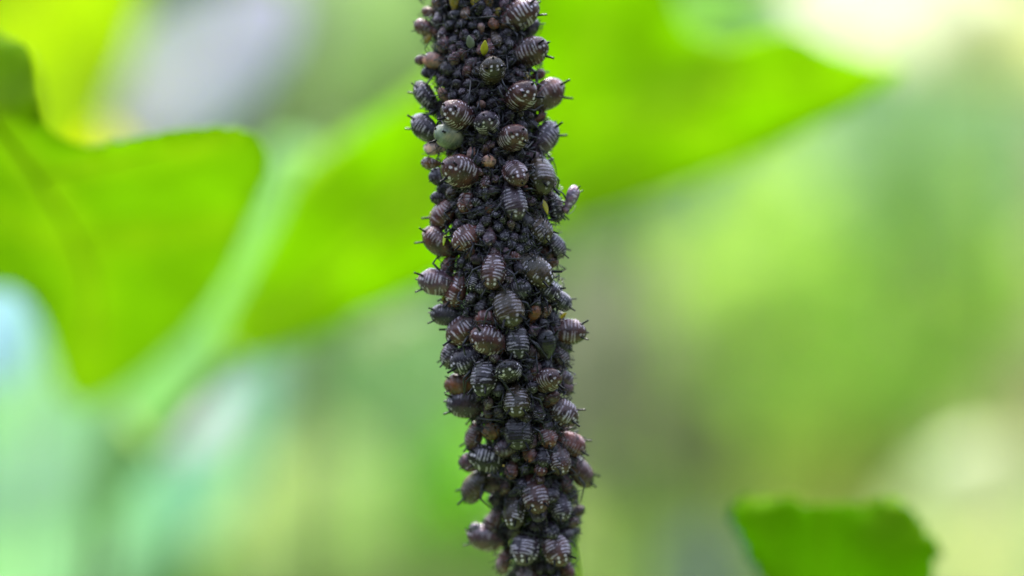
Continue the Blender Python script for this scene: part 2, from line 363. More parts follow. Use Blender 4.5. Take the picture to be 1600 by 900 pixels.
# (tile, x, y, width, tail direction, lift, colour, wax, short description)
ADULTS = [
 (1,1020,120,212,52,30,'brown',1,'pale banded brown aphid at the top right corner of the colony'),
 (1,1100,430,205,62,40,'brown',1,'white spotted brown aphid on the right edge below the topmost one'),
 (1,790,585,210,96,38,'olive',.8,'olive brown aphid below the yellow sliver near the top'),
 (1,1025,790,235,78,42,'brown',1,'fat brown aphid with two rows of white dots'),
 (1,1240,780,190,58,20,'brown',.85,'striped aphid jutting from the upper right edge with two spines'),
 (1,245,790,150,105,30,'dark',.8,'dark aphid on the upper left edge with two short spines'),
 (2,500,150,232,122,42,'brown',.9,'brown aphid above the grey green swollen one'),
 (2,745,225,195,112,62,'grey',1,'grey aphid with bright dots at centre, seen from behind'),
 (2,960,345,222,62,62,'brown',.9,'shiny round maroon aphid seen from behind'),
 (2,432,330,188,115,50,'mat',.0,'swollen matt grey green aphid without bands'),
 (2,240,262,165,118,28,'dark',.8,'dark aphid with long black spines on the left edge'),
 (2,520,620,238,132,50,'brown',1,'round shiny aphid below the swollen green one'),
 (2,1215,350,185,72,25,'grey',.8,'grey aphid with a crumb of skin on its tail, right edge'),
 (2,980,645,205,282,42,'brown',1,'glossy aphid riding on the back of another'),
 (2,1190,670,215,245,15,'olive',.7,'large olive aphid bulging from the right edge'),
 (3,968,90,212,281,12,'grey',.9,'long grey aphid lying under the glossy one'),
 (3,1300,130,135,272,15,'dark',.9,'narrow black and white banded aphid on the right edge'),
 (3,395,190,182,250,18,'red',.55,'reddish brown aphid with faint bands on the left edge'),
 (3,335,405,165,118,25,'brown',.8,'banded aphid leaning out left beside a yellow green sliver'),
 (3,575,375,172,232,12,'red',.95,'pink striped aphid with a dark head, tail low'),
 (3,800,655,208,266,14,'brown',1,'chestnut aphid with the boldest white bands, at centre'),
 (3,1185,310,162,290,16,'olive',.7,'slender dark banded aphid right of the nymph crowd'),
 (3,1312,445,125,288,20,'grey',.8,'half hidden grey aphid on the right edge with a long spine'),
 (3,1150,650,205,302,14,'olive',.95,'olive aphid with a white blotch on its back'),
 (3,330,745,172,148,25,'purple',.8,'grey purple aphid sticking out far left with a white tail'),
 (3,500,815,182,262,14,'red',1,'rust red aphid with bold cream bands on the left'),
 (3,640,740,108,260,12,'dark',1,'narrow dark aphid wedged beside the rust red one'),
 (3,1235,810,165,300,14,'dark',.7,'dim banded aphid below the white blotched one'),
 (3,1010,810,150,20,30,'slate',.4,'small blue black aphid with streaky shine'),
 (4,820,220,235,288,16,'olive',.9,'dark olive aphid with four rear dots at centre'),
 (4,290,275,150,150,25,'slate',.5,'blue black aphid on the left edge with a long spine'),
 (4,440,400,198,243,18,'brown',1,'broad brown aphid with long violet white bands'),
 (4,650,485,212,152,28,'brown',.9,'plump aphid with dots on its left end, tail leftward'),
 (4,890,510,200,272,10,'black',.6,'flat black green aphid with few marks'),
 (4,1115,520,172,100,18,'black',0,'smooth black aphid without any bands'),
 (4,1315,410,160,340,30,'brown',.95,'brown aphid pointing out to the right like a thumb'),
 (4,340,600,140,262,12,'grey',.9,'pale striped aphid half hidden behind on the left'),
 (4,480,645,192,232,18,'dark',.95,'zebra striped dark aphid, rump to the lower left'),
 (4,625,790,222,272,14,'black',.8,'big blackish aphid with a broken white pattern'),
 (4,820,735,195,108,55,'black',1,'round black aphid with white dots seen from behind'),
 (4,1140,810,195,58,55,'brown',.95,'round brown aphid with two white dots, right side'),
 (4,1250,160,130,300,25,'slate',.8,'grey aphid hugging the right edge with dark spines'),
 (4,1185,80,130,290,14,'dark',.8,'faint banded aphid behind the right edge crowd'),
 (4,1235,610,135,285,14,'purple',.7,'dull reddish aphid squeezed against the right edge'),
 (5,455,215,195,152,38,'grey',1,'grey aphid with a white fluffy tail on the left edge'),
 (5,885,195,192,271,16,'olive',.85,'olive aphid with a stubby tail, head up'),
 (5,1062,290,108,280,14,'grey',1,'little striped aphid beside the olive one with the stubby tail'),
 (5,1260,285,188,302,16,'brown',.95,'long brown aphid on the right with white rump squares'),
 (5,545,485,150,262,12,'brown',.6,'dim brown aphid upright on the left edge'),
 (5,1140,490,138,288,14,'red',.7,'reddish aphid with a pale tail tip, right of the black one'),
 (5,1330,545,168,305,18,'red',.85,'maroon aphid leaning out over the right edge'),
 (5,905,455,218,272,8,'black',.35,'flat coal black aphid under the olive one'),
 (5,640,670,182,145,35,'black',1,'black aphid with four bright dots, tail to the upper left'),
 (5,1235,690,168,272,14,'brown',.9,'brown aphid with curved grey bands above the plain one'),
 (5,1400,775,180,290,22,'brown',.15,'plain blurred brown aphid hanging on the right edge'),
 (6,440,160,178,252,22,'olive',.15,'plain brown aphid hanging on the lower left edge'),
 (6,935,235,215,288,18,'brown',1,'aphid with wide broken white bands near the bottom'),
 (6,1140,330,176,278,16,'grey',.7,'soft grey brown aphid at lower right'),
 (6,770,370,188,274,18,'olive',.95,'oval aphid with a white rump cluster near the bottom'),
 (6,600,450,150,262,16,'brown',.6,'blurred brown aphid at the lower left edge'),
 (6,510,575,165,140,30,'purple',.8,'blurred aphid with a white tail, lowest on the left edge'),
 (6,855,665,218,270,18,'grey',1,'grey banded aphid second from the bottom'),
 (6,1110,675,222,288,20,'brown',1,'fat copper backed aphid at the bottom right'),
 (6,680,780,125,262,14,'red',.8,'thin copper aphid at the bottom left'),
 (6,870,905,170,270,14,'brown',.9,'brown aphid cut off by the bottom of the picture'),
 (6,1195,850,120,290,14,'red',.3,'dark red aphid tucked under the copper backed one'),
]
# nymphs: (tile, x, y, width, tail direction, lift, colour, wax, optional label)
NYM = [
 (1,315,505,128,150,45,'tan',.1,'shiny pinkish tan nymph near the upper left edge'),
 (1,225,230,105,130,25,'red',.5,'red brown nymph sticking out of the top left edge'),
 (1,390,790,108,70,30,'tan',.3,'pale tan shed skin between two brown aphids at upper left'),
 (1,1170,620,95,48,15,'orange',.4,'orange nymph on the upper right edge'),
 (1,350,150,105,300,20,'grey',.4,None),(1,800,190,95,260,30,'orange',.1,'orange brown nymph under the topmost row'),
 (1,570,110,95,275,30,'ochre',.2,'two tone nymph with an amber belly near the top'),
 (1,540,190,88,280,40,'slate',0,None),(1,630,205,82,260,40,'slate',0,None),(1,445,205,80,230,30,'slate',.2,None),
 (1,385,270,95,260,30,'purple',.3,None),(1,750,110,85,280,20,'grey',.2,None),(1,480,120,85,200,20,'slate',.2,None),
 (1,840,110,66,90,20,'yellow',.1,'tiny yellowish nymph by the top right aphid'),
 (1,695,235,66,90,30,'pink',.1,'small pale pink shed skin near the top'),
 (1,820,330,105,280,30,'olive',.3,None),(1,920,350,95,280,35,'slate',.3,None),(1,905,280,85,30,20,'dark',.2,None),
 (1,470,500,118,40,20,'purple',.3,None),(1,440,565,110,200,20,'slate',.2,None),(1,580,600,90,60,20,'red',.3,None),
 (1,390,375,125,15,15,'purple',.2,None),(1,620,690,105,200,25,'dark',.2,None),(1,510,700,85,100,40,'grey',.2,None),
 (1,400,680,95,130,20,'grey',.2,None),(1,590,815,95,330,20,'slate',.3,None),(1,700,870,75,90,40,'tan',.2,None),
 (1,1110,240,115,70,20,'dark',.6,'dark nymph on the right edge between two banded aphids'),
 (1,260,100,85,150,20,'orange',.3,None),(1,330,40,95,100,20,'ochre',.3,None),(1,480,20,100,80,20,'yellow',.2,None),(1,650,8,85,100,20,'yellow',.2,None),
 (1,262,315,80,250,20,'yellow',.1,None),(1,270,600,100,200,20,'dark',.2,None),(1,205,500,85,160,20,'red',.3,None),
 (1,1070,640,80,250,20,'yellow',.2,None),(1,940,512,76,60,30,'slate',.3,None),(1,530,390,80,120,20,'grey',.2,None),(1,900,40,105,230,20,'purple',.3,None),
 (1,560,300,90,70,20,'grey',.3,None),(1,460,400,90,300,20,'purple',.1,None),(1,620,520,90,210,20,'purple',.2,None),(1,470,330,80,250,30,'slate',.2,None),
 (1,690,60,85,80,20,'dark',.2,None),(1,560,30,80,200,20,'dark',.2,None),(1,760,20,80,100,20,'ochre',.2,None),(1,880,430,80,100,20,'slate',.2,None),(1,820,450,75,20,20,'dark',.2,None),
 (1,720,770,95,240,20,'dark',.2,None),(1,860,760,100,110,20,'dark',.2,None),(1,780,860,90,40,20,'dark',.2,None),
 (2,300,435,110,170,20,'white',.1,'white and pink crumpled shed skin on the left edge'),
 (2,270,555,102,162,15,'orange',.7,'orange banded nymph poking out on the left edge'),
 (2,765,545,115,95,40,'tan',.15,'tan nymph at the centre of the upper crowd'),
 (2,620,460,80,250,30,'pink',.2,None),(2,735,715,95,268,14,'red',.7,'maroon nymph with a white tail tip, tail down'),
 (2,1120,510,108,330,30,'purple',.3,None),(2,360,665,112,200,20,'dark',.3,None),(2,470,790,120,300,20,'olive',.2,None),
 (3,575,75,135,268,14,'red',.8,'dark red striped nymph, upright, left of centre'),
 (2,400,760,100,200,20,'dark',.3,None),(2,345,845,100,165,20,'dark',.3,'dark nymph with bristling spines on the left edge'),
 (2,1190,175,85,60,20,'orange',.3,None),(2,930,170,90,80,20,'dark',.2,None),(2,690,350,125,30,15,'dark',.1,None),
 (2,670,530,92,250,20,'dark',.3,None),(2,735,450,82,80,30,'brown',.3,None),(2,830,470,80,120,20,'dark',.2,None),
 (2,370,175,100,70,20,'dark',.2,None),(2,740,820,90,90,20,'slate',.3,None),(2,685,790,82,290,20,'dark',.2,None),(2,1010,505,100,60,20,'dark',.2,None),
 (2,1110,230,100,300,15,'dark',.2,None),(2,630,390,80,100,20,'dark',.3,None),(2,560,290,80,20,20,'dark',.2,None),
 (3,765,375,115,270,16,'purple',.4,'brownish nymph with legs spread wide, below the centre crowd'),
 (3,840,278,86,275,35,'slate',.3,None),(3,820,182,80,265,45,'slate',.7,None),(3,745,225,95,262,30,'dark',.3,None),(3,890,355,86,285,30,'slate',.4,None),
 (3,945,422,84,280,30,'slate',.5,None),(3,1010,468,82,285,30,'slate',.4,None),(3,1085,440,92,40,30,'slate',.6,None),(3,700,150,86,210,20,'slate',.2,None),
 (3,635,175,92,230,20,'dark',.2,None),(3,1070,235,105,300,20,'slate',.2,None),(3,970,370,76,250,30,'grey',.4,None),(3,1040,385,80,20,30,'slate',.3,None),
 (3,670,560,100,172,8,'purple',0,'smooth pinkish grey oval nymph left of the boldest aphid'),
 (3,970,530,88,345,15,'red',.6,None),(3,1005,618,96,270,35,'grey',.1,None),(3,540,570,85,265,20,'slate',.2,None),(3,450,495,95,200,12,'slate',.2,None),
 (3,610,500,90,40,16,'red',.2,None),(3,930,700,95,265,14,'purple',.5,None),(3,430,620,135,260,12,'red',.2,None),(3,1225,495,125,300,12,'red',.3,None),
 (3,1270,575,100,345,15,'orange',.3,'orange red nymph low on the right edge'),
 (3,850,450,90,180,15,'dark',.1,None),(3,620,870,92,250,20,'grey',.6,None),(3,530,190,90,100,20,'slate',.2,None),(3,1060,320,90,250,20,'dark',.2,None),
 (2,1440,835,118,78,15,'violet',1,'lone pale violet aphid standing off the right edge on thin legs'),
 (4,335,225,108,100,20,'ochre',.4,'dull amber nymph on the left between two banded aphids'),(4,640,310,145,185,16,'red',.6,'rusty striped nymph left of the dark olive aphid'),
 (4,1028,265,108,84,28,'orange',.1,'amber nymph with a round pale rump, right of centre'),(4,1125,250,95,75,25,'orange',.5,'smaller amber nymph beside the round rumped one'),
 (4,1180,300,120,280,14,'dark',.2,None),(4,980,775,95,290,15,'grey',.8,None),(4,985,665,100,330,15,'dark',.2,None),(4,1130,690,105,250,25,'slate',.1,None),
 (4,415,850,140,190,14,'orange',.2,'rusty orange nymph behind the left edge, below a yellow bit'),(4,1285,790,105,290,20,'purple',.4,None),(4,1265,520,110,300,14,'dark',.3,None),
 (4,1180,170,100,200,20,'dark',.3,None),(4,590,210,100,250,14,'dark',.2,None),(4,700,110,90,250,14,'dark',.3,None),
 (5,650,300,96,70,30,'purple',.1,None),(5,740,290,92,110,20,'grey',.2,None),(5,695,440,125,200,16,'ochre',.2,'nymph with a rusty belly left of the coal black aphid'),
 (5,990,620,125,292,14,'red',.3,None),(5,510,700,115,180,14,'purple',.2,'pinkish nymph poking out on the lower left edge'),(5,845,760,112,268,14,'red',.5,'small red nymph with pale spots below the coal black aphid'),
 (5,1080,750,118,270,40,'red',1,'round nymph with a white cross mark near the right'),(5,960,745,80,250,20,'slate',.3,None),(5,870,640,85,290,12,'slate',.3,None),
 (5,420,60,125,200,14,'orange',.2,None),(5,1285,70,110,300,16,'purple',.3,None),(5,1090,130,100,250,16,'dark',.2,None),(5,1010,230,80,250,16,'dark',.2,None),(5,1190,600,100,300,14,'dark',.2,None),
 (6,590,130,135,180,12,'purple',.2,'sooty purple nymph lying sideways at lower left'),(6,630,255,110,250,16,'dark',.2,None),(6,1240,465,90,60,20,'red',.2,None),(6,1195,560,130,200,14,'dark',.2,None),
 (6,1180,130,105,280,14,'brown',.3,None),(6,450,500,95,150,30,'grey',1,None),(6,760,210,80,200,20,'slate',.2,None),(6,975,820,100,270,14,'dark',.3,None),(6,760,890,110,250,14,'dark',.3,None),
 (6,1030,130,95,250,14,'dark',.2,None),(6,600,255,100,230,14,'dark',.2,None),(6,640,330,110,260,14,'dark',.3,None),(6,650,560,115,250,14,'dark',.3,None),(6,560,470,100,240,14,'dark',.3,None),(6,700,620,90,270,14,'dark',.2,None),(6,950,480,110,200,14,'dark',.2,None),(6,990,600,90,280,14,'slate',.2,None),(6,1260,240,50,330,14,'brown',.2,None),
]
seed = 0
shorts = []
for (ti, x, y, W, ph, lf, col, wx, sh) in ADULTS:
    seed += 1
    px, py = TILE[ti][0]+x/Z, TILE[ti][1]+y/Z
    o = full_aphid('aphid', px, py, W/Z/200*1.03, ph, lf, col, wx, sh+', '+POSE(ph) if len(sh.split()) < 13 and 'tail' not in sh else sh, 'aphid', 'adult aphids crowded on the stem', 'adult', 0, seed, antennae=True)
    shorts.append((px, py, sh))
CW = {'slate': 'blue grey', 'mat': 'grey green', 'ochre': 'amber', 'purple': 'purplish', 'dark': 'dark', 'tan': 'tan', 'red': 'reddish', 'pink': 'pale pink', 'white': 'whitish'}
used = set()
def auto_label(px, py, col, size):
    near = sorted(shorts, key=lambda s: (s[0]-px)**2+(s[1]-py)**2)
    for (sx, sy, sh) in near[:14]:
        dx, dy = px-sx, sy-py
        d = {0: 'right of', 1: 'above right of', 2: 'above', 3: 'above left of', 4: 'left of', 5: 'below left of', 6: 'below', 7: 'below right of'}[int(((math.degrees(math.atan2(dy, dx)) % 360)+22.5)//45) % 8]
        core = ' '.join(sh.split(',')[0].split()[:9])
        l = f'{size} {CW.get(col, col)} nymph {d} the {core}'
        alt = None
        l = ' '.join(l.split()[:16])
        if l not in used: used.add(l); return l
    return l
for (ti, x, y, W, ph, lf, col, wx, lab) in NYM:
    seed += 1
    px, py = TILE[ti][0]+x/Z, TILE[ti][1]+y/Z
    ww = W/Z/200*1.02
    lab = lab or auto_label(px, py, col, 'small')
    used.add(lab)
    skin = 'shed skin' in lab
    nm, cat = ('shed_skin', 'shed skin') if skin else ('aphid_nymph', 'nymph')
    big = W >= 104 and not skin
    if big:
        full_aphid(nm, px, py, ww, ph, lf, col, wx, lab, cat, 'small nymphs packed between the adults', 'nymph', .0, seed, antennae=W > 115, horns=True)
    else:
        P, X, T, D, n = frame_at(px, py, ww, ph, lf, .012)
        o = link(nm, NYMPH[seed % 12]); o.matrix_world = mat4(P, X, T, D, ww)
        c = COL[col]; j = rnd.uniform(.85, 1.2); o.color = (c[0]*j, c[1]*j, c[2]*j, wx)
        props(o, lab, cat, None if skin else 'small nymphs packed between the adults')
        placed.append((P.copy(), ww*.5, lab, ww, px, py))
# ------------------------------------------------------------------ filler nymphs in the remaining gaps
nfill = 0
def covered(px, py, r):
    for q in placed:
        d = math.hypot(q[4]-px, q[5]-py)
        if d < q[3]*100*.82 + r*.35: return True
    return False
tries = 0
fill_cols = ['dark', 'slate', 'dark', 'purple', 'grey', 'slate', 'dark', 'brown', 'red', 'olive']
while nfill < 140 and tries < 9000:
    tries += 1
    py = rnd.uniform(-25, 925); dens = 1 if py < 450 else .35
    if rnd.random() > dens: continue
    th = R(rnd.uniform(-88, 88)); wpx = rnd.uniform(11, 17) if py < 430 else rnd.uniform(16, 27)
    if py > 820 and th > R(25): continue
    A = axis(py); Rs = interp(RS, py)+.05
    px = 800+(A.x+math.sin(th)*Rs)*200*FOC/(FOC+A.y-math.cos(th)*Rs)
    if covered(px, py, wpx): continue
    col = rnd.choice(fill_cols); W = wpx/200
    P, X, T, D, n = frame_at(px, py, W, rnd.choice([270, 90, 265, 280, 240, 300, 200, 340, 60, 120])+rnd.uniform(-20, 20), rnd.uniform(5, 40), rnd.uniform(0, .05))
    o = link('aphid_nymph', NYMPH[rnd.randrange(12)]); o.matrix_world = mat4(P, X, T, D, W)
    c = COL[col]; j = rnd.uniform(.8, 1.4); o.color = (c[0]*j, c[1]*j, c[2]*j, rnd.uniform(.1, .6))
    props(o, auto_label(px, py, col, 'tiny'), 'nymph', 'small nymphs packed between the adults')
    placed.append((P.copy(), W*.5, '', W, px, py)); nfill += 1
print('fillers', nfill, 'tries', tries, 'total', len(placed))
# newborn nymphs too small to pick apart plus the litter of legs and skins: one mass on the stem
b = MB(); vals = []
bare = lambda py, th: py > 835 and th > R(28)
def sub_tail(me_src, Mx):
    base = len(b.v); b.v += [Mx @ v.co for v in me_src.vertices]
    for p in me_src.polygons: b.f.append(tuple(base+i for i in p.vertices)); b.m.append(0)
r2 = random.Random(3)
low = MB(); low.ball((0, .08, 0), (.4, .56, .34), 9, 7); low.ball((0, -.48, -.02), (.27, .2, .22), 7, 5); low.ball((0, -.74, -.02), (.2, .17, .16), 7, 5)
lowv = low.v; lowf = low.f
for i in range(2300):
    py = r2.uniform(-60, 960); th = R(r2.uniform(-150, 150)); W = r2.uniform(.03, .062)
    if bare(py, th) or (py > 450 and r2.random() < .55): continue
    A = axis(py); Rs = interp(RS, py)+r2.uniform(.0, .05)
    n = Vector((math.sin(th), -math.cos(th), 0)); P = A+n*(Rs+W*.25)
    f = r2.uniform(0, 2*math.pi); t = Vector((math.cos(th), math.sin(th), 0))*math.cos(f)+Vector((0, 0, 1))*math.sin(f)
    T = (t*.8+n*r2.uniform(.1, .7)).normalized(); X = T.cross(n).normalized(); D = X.cross(T)
    Mx = mat4(P, X, T, D, W); base = len(b.v)
    b.v += [Mx @ v for v in lowv]
    for fc in lowf: b.f.append(tuple(base+k for k in fc)); b.m.append(i % 3)
    for s in (-1, 1):
        for q in range(2):
            hip = P+X*s*W*.2; ft = A+Vector((0, 0, 0)); ft = P+X*s*W*r2.uniform(.9, 1.7)+T*W*r2.uniform(-1.2, .8)-n*W*.1
            b.tube([hip, hip.lerp(ft, .5)+n*W*.5, ft], [W*.075, W*.075, W*.045], 4, 3)
for i in range(2300):
    py = r2.uniform(-60, 960); th = R(r2.uniform(-105, 105))
    if bare(py, th) or (py > 740 and abs(th) > R(45)): continue
    A = axis(py); Rs = interp(RS, py)
    n = Vector((math.sin(th), -math.cos(th), 0)); P = A+n*(Rs+r2.uniform(.0, .15))
    f = r2.uniform(0, 2*math.pi); t = Vector((math.cos(th), math.sin(th), 0))*math.cos(f)+Vector((0, 0, 1))*math.sin(f)
    l = r2.uniform(.05, .15)
    b.tube([P, P+t*l*.5+n*r2.uniform(.01, .07), P+t*l], [.0045, .005, .0028], 4, 3)
ms = [simple_mat('newborn_dark', (.007, .006, .009), .13, .6, 40, .5), simple_mat('newborn_slate', (.014, .014, .019), .13, .6, 40, .5), simple_mat('newborn_brown', (.026, .014, .014), .25, .5, 40, .5), M_LEG]
o = link('newborn_aphid_crowd', b.mesh('newborn_aphid_crowd', ms))
props(o, 'mass of minute dark newborn aphids and stray legs covering the stem between the larger ones', 'aphid crowd', kind='stuff')
# ------------------------------------------------------------------ stem
def stem():
    pts = []; rads = []
    for py in range(-100, 1051, 12):
        pts.append(axis(py)); rads.append(interp(RS, py))
    top = pts[0]
    pre = [top+Vector((-.05*k, .12*k, .8*k)) for k in range(8, 0, -1)]
    end = pts[-1]; post = [end+Vector((.09*k*.8, .35*k*.6, -.8*k*1.0))+Vector((0, .02*k*k, -.1*k*k)) for k in range(1, 23)]
    P = pre+pts+post; Rr = [.05+.025*k for k in range(8)]+rads+[.22+.012*k for k in range(22)]
    NU = 40; vs = []; fs = []
    for i, p in enumerate(P):
        for k in range(NU):
            a = 2*math.pi*k/NU
            rr = Rr[i]*(1+.035*math.cos(7*a)+.03*noise.noise(Vector((math.cos(a)*2, math.sin(a)*2, p.z*2))))
            vs.append(p+Vector((math.cos(a)*rr, math.sin(a)*rr, 0)))
    for i in range(len(P)-1):
        for k in range(NU):
            a = i*NU+k; c = i*NU+(k+1) % NU; fs.append((a, a+NU, c+NU, c))
    fs.append(tuple(range(NU))); fs.append(tuple((len(P)-1)*NU+k for k in range(NU))[::-1])
    m, t, p = newmat('stem_skin'); N = t.nodes.new; L = t.links.new
    tc = N('ShaderNodeTexCoord'); n = N('ShaderNodeTexNoise'); n.inputs['Scale'].default_value = 5; n.inputs['Detail'].default_value = 6
    mp = N('ShaderNodeMapping'); mp.inputs['Scale'].default_value = (1, 1, .35)
    L(tc.outputs['Object'], mp.inputs[0]); L(mp.outputs[0], n.inputs[0])
    cr = N('ShaderNodeValToRGB'); cr.color_ramp.elements[0].position = .35; cr.color_ramp.elements[0].color = (.12, .24, .01, 1)
    cr.color_ramp.elements[1].position = .65; cr.color_ramp.elements[1].color = (.34, .50, .03, 1)
    L(n.outputs[0], cr.inputs[0]); p.inputs['Roughness'].default_value = .5
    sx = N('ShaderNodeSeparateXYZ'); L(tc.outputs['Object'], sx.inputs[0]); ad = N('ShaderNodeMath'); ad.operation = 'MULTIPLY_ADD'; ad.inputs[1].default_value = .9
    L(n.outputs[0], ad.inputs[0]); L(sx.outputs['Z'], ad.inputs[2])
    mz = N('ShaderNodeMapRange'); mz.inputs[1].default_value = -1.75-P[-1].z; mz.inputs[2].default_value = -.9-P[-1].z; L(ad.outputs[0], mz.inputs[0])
    sm = N('ShaderNodeMix'); sm.data_type = 'RGBA'; sm.inputs['B'].default_value = (.012, .014, .008, 1)   # shade between the crowded aphids, painted dark into the green stem colour
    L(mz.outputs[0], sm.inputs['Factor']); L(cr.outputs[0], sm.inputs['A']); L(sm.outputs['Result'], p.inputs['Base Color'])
    bp = N('ShaderNodeBump'); bp.inputs['Strength'].default_value = .3; bp.inputs['Distance'].default_value = .02; L(n.outputs[0], bp.inputs['Height']); L(bp.outputs[0], p.inputs['Normal'])
    o = bpy.data.objects.new('plant', None); C.objects.link(o); o.location = P[-1]
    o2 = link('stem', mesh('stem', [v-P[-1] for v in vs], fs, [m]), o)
    props(o, 'green plant stem carrying the whole aphid colony, bare at the bottom right', 'stem')
    b = MB(); e = P[-1]
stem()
# yellow bits, honeydew drop
def sliver(px, py, Wp, Hp, ang, col, lab, extra=.12, cat='leaf scale'):
    P, X, T, D, n = frame_at(px, py, Wp/200, ang, 15, extra)
    vs = []; fs = []; NJ, NI = 8, 6
    for j in range(NJ+1):
        f = j/NJ; hw = math.sin(math.pi*min(1, f*.93+.04))**.8*(1-.35*f)
        for i in range(NI+1):
            u = (i/NI-.5); vs.append(P+X*u*hw*Wp/200+T*(f-.5)*Hp/200+D*(.35*(.25-u*u)*Wp/200+.05*Hp/200*math.sin(f*3)))
    for j in range(NJ):
        for i in range(NI):
            a = j*(NI+1)+i; fs.append((a, a+1, a+NI+2, a+NI+1))
    m = simple_mat('sliver_skin', col, .45, .4, 14, .3, .2, .3)
    o = link('leaf_scale', mesh('leaf_scale', vs, fs, [m])); md = o.modifiers.new('thick', 'SOLIDIFY'); md.thickness = .006
    props(o, lab, cat, 'yellow green leaf scales among the aphids')
YG = (.42, .40, .02)
sliver(757, 75, 15, 24, 85, YG, 'pointed yellow green scale above the olive brown aphid at the top')
sliver(695, 374, 12, 21, 285, (.40, .50, .03), 'yellow green sliver beside the banded aphid on the left edge', .14)
sliver(675, 341, 9, 20, 95, (.30, .36, .03), 'thin green yellow sliver behind the reddish aphid on the left', .1)
sliver(852, 324, 14, 24, 275, (.42, .36, .03), 'yellow scale beside the narrow banded aphid at the right edge', .12)
sliver(692, 466, 10, 12, 280, (.6, .48, .02), 'small bright yellow scale left of the rust red aphid', .14)
sliver(711, 590, 13, 17, 240, (.5, .45, .02), 'yellow scale under the zebra striped aphid at the left edge', .14)
sliver(880, 493, 10, 14, 60, (.6, .42, .02), 'orange yellow scale above the aphid that points out right', .12)
sliver(735, 66, 16, 22, 100, (.2, .22, .15), 'dull grey green scale left of the pointed yellow one at the top', .1)
P, X, T, D, n = frame_at(787, 727, .03, 0, 0, .06)
b = MB(); b.ball(P, .009, 10, 8); o = link('honeydew_drop', b.mesh('honeydew_drop', [simple_mat('honeydew', (.9, .6, .15), .1, 1, 4, .05)]))
props(o, 'tiny golden honeydew drop beside the black aphid with four bright dots', 'drop')
# ------------------------------------------------------------------ blurred leaves behind
def leaf_mat(name, col, trans=.45, rough=.5, vein=.12):
    m, t, p = newmat(name); N = t.nodes.new; L = t.links.new
    tc = N('ShaderNodeTexCoord'); n = N('ShaderNodeTexNoise'); n.inputs['Scale'].default_value = 1.4; n.inputs['Detail'].default_value = 5
    L(tc.outputs['Object'], n.inputs[0])
    at = N('ShaderNodeAttribute'); at.attribute_name = 'vein'
    mr = N('ShaderNodeMapRange'); mr.inputs[1].default_value = .3; mr.inputs[2].default_value = .7; mr.inputs[3].default_value = .88; mr.inputs[4].default_value = 1.12
    L(n.outputs[0], mr.inputs[0])
    v = N('ShaderNodeVectorMath'); v.operation = 'SCALE'; v.inputs[0].default_value = col; L(mr.outputs[0], v.inputs['Scale'])
    mx0 = N('ShaderNodeMix'); mx0.data_type = 'RGBA'; mx0.inputs['B'].default_value = (min(1, col[0]*1.5+.05), min(1, col[1]*1.25+.03), col[2]*1.3+.03, 1)
    vm = N('ShaderNodeMath'); vm.operation = 'MULTIPLY'; vm.inputs[1].default_value = vein*4; L(at.outputs['Fac'], vm.inputs[0])
    L(vm.outputs[0], mx0.inputs['Factor']); L(v.outputs[0], mx0.inputs['A'])
    L(mx0.outputs['Result'], p.inputs['Base Color']); p.inputs['Roughness'].default_value = rough; p.inputs['Specular IOR Level'].default_value = .05
    tr = N('ShaderNodeBsdfTranslucent'); L(mx0.outputs['Result'], tr.inputs[0])
    mx = N('ShaderNodeMixShader'); mx.inputs[0].default_value = trans; o = t.nodes['Material Output']
    L(p.outputs[0], mx.inputs[1]); L(tr.outputs[0], mx.inputs[2]); L(mx.outputs[0], o.inputs[0])
    return m
M_PET = simple_mat('petiole_skin', (.10, .19, .02), .5, .2, 3, .2)
def catmull(pts, n=8, closed=True):
    out = []; N_ = len(pts)
    for i in range(N_ if closed else N_-1):
        p0, p1, p2, p3 = [Vector(pts[(i+k) % N_] if closed else pts[max(0, min(N_-1, i+k))]) for k in (-1, 0, 1, 2)]
        for j in range(n):
            f = j/n; out.append(.5*((2*p1)+(p2-p0)*f+(2*p0-5*p1+4*p2-p3)*f*f+(3*p1-p0-3*p2+p3)*f**3))
    if not closed: out.append(Vector(pts[-1]))
    return out
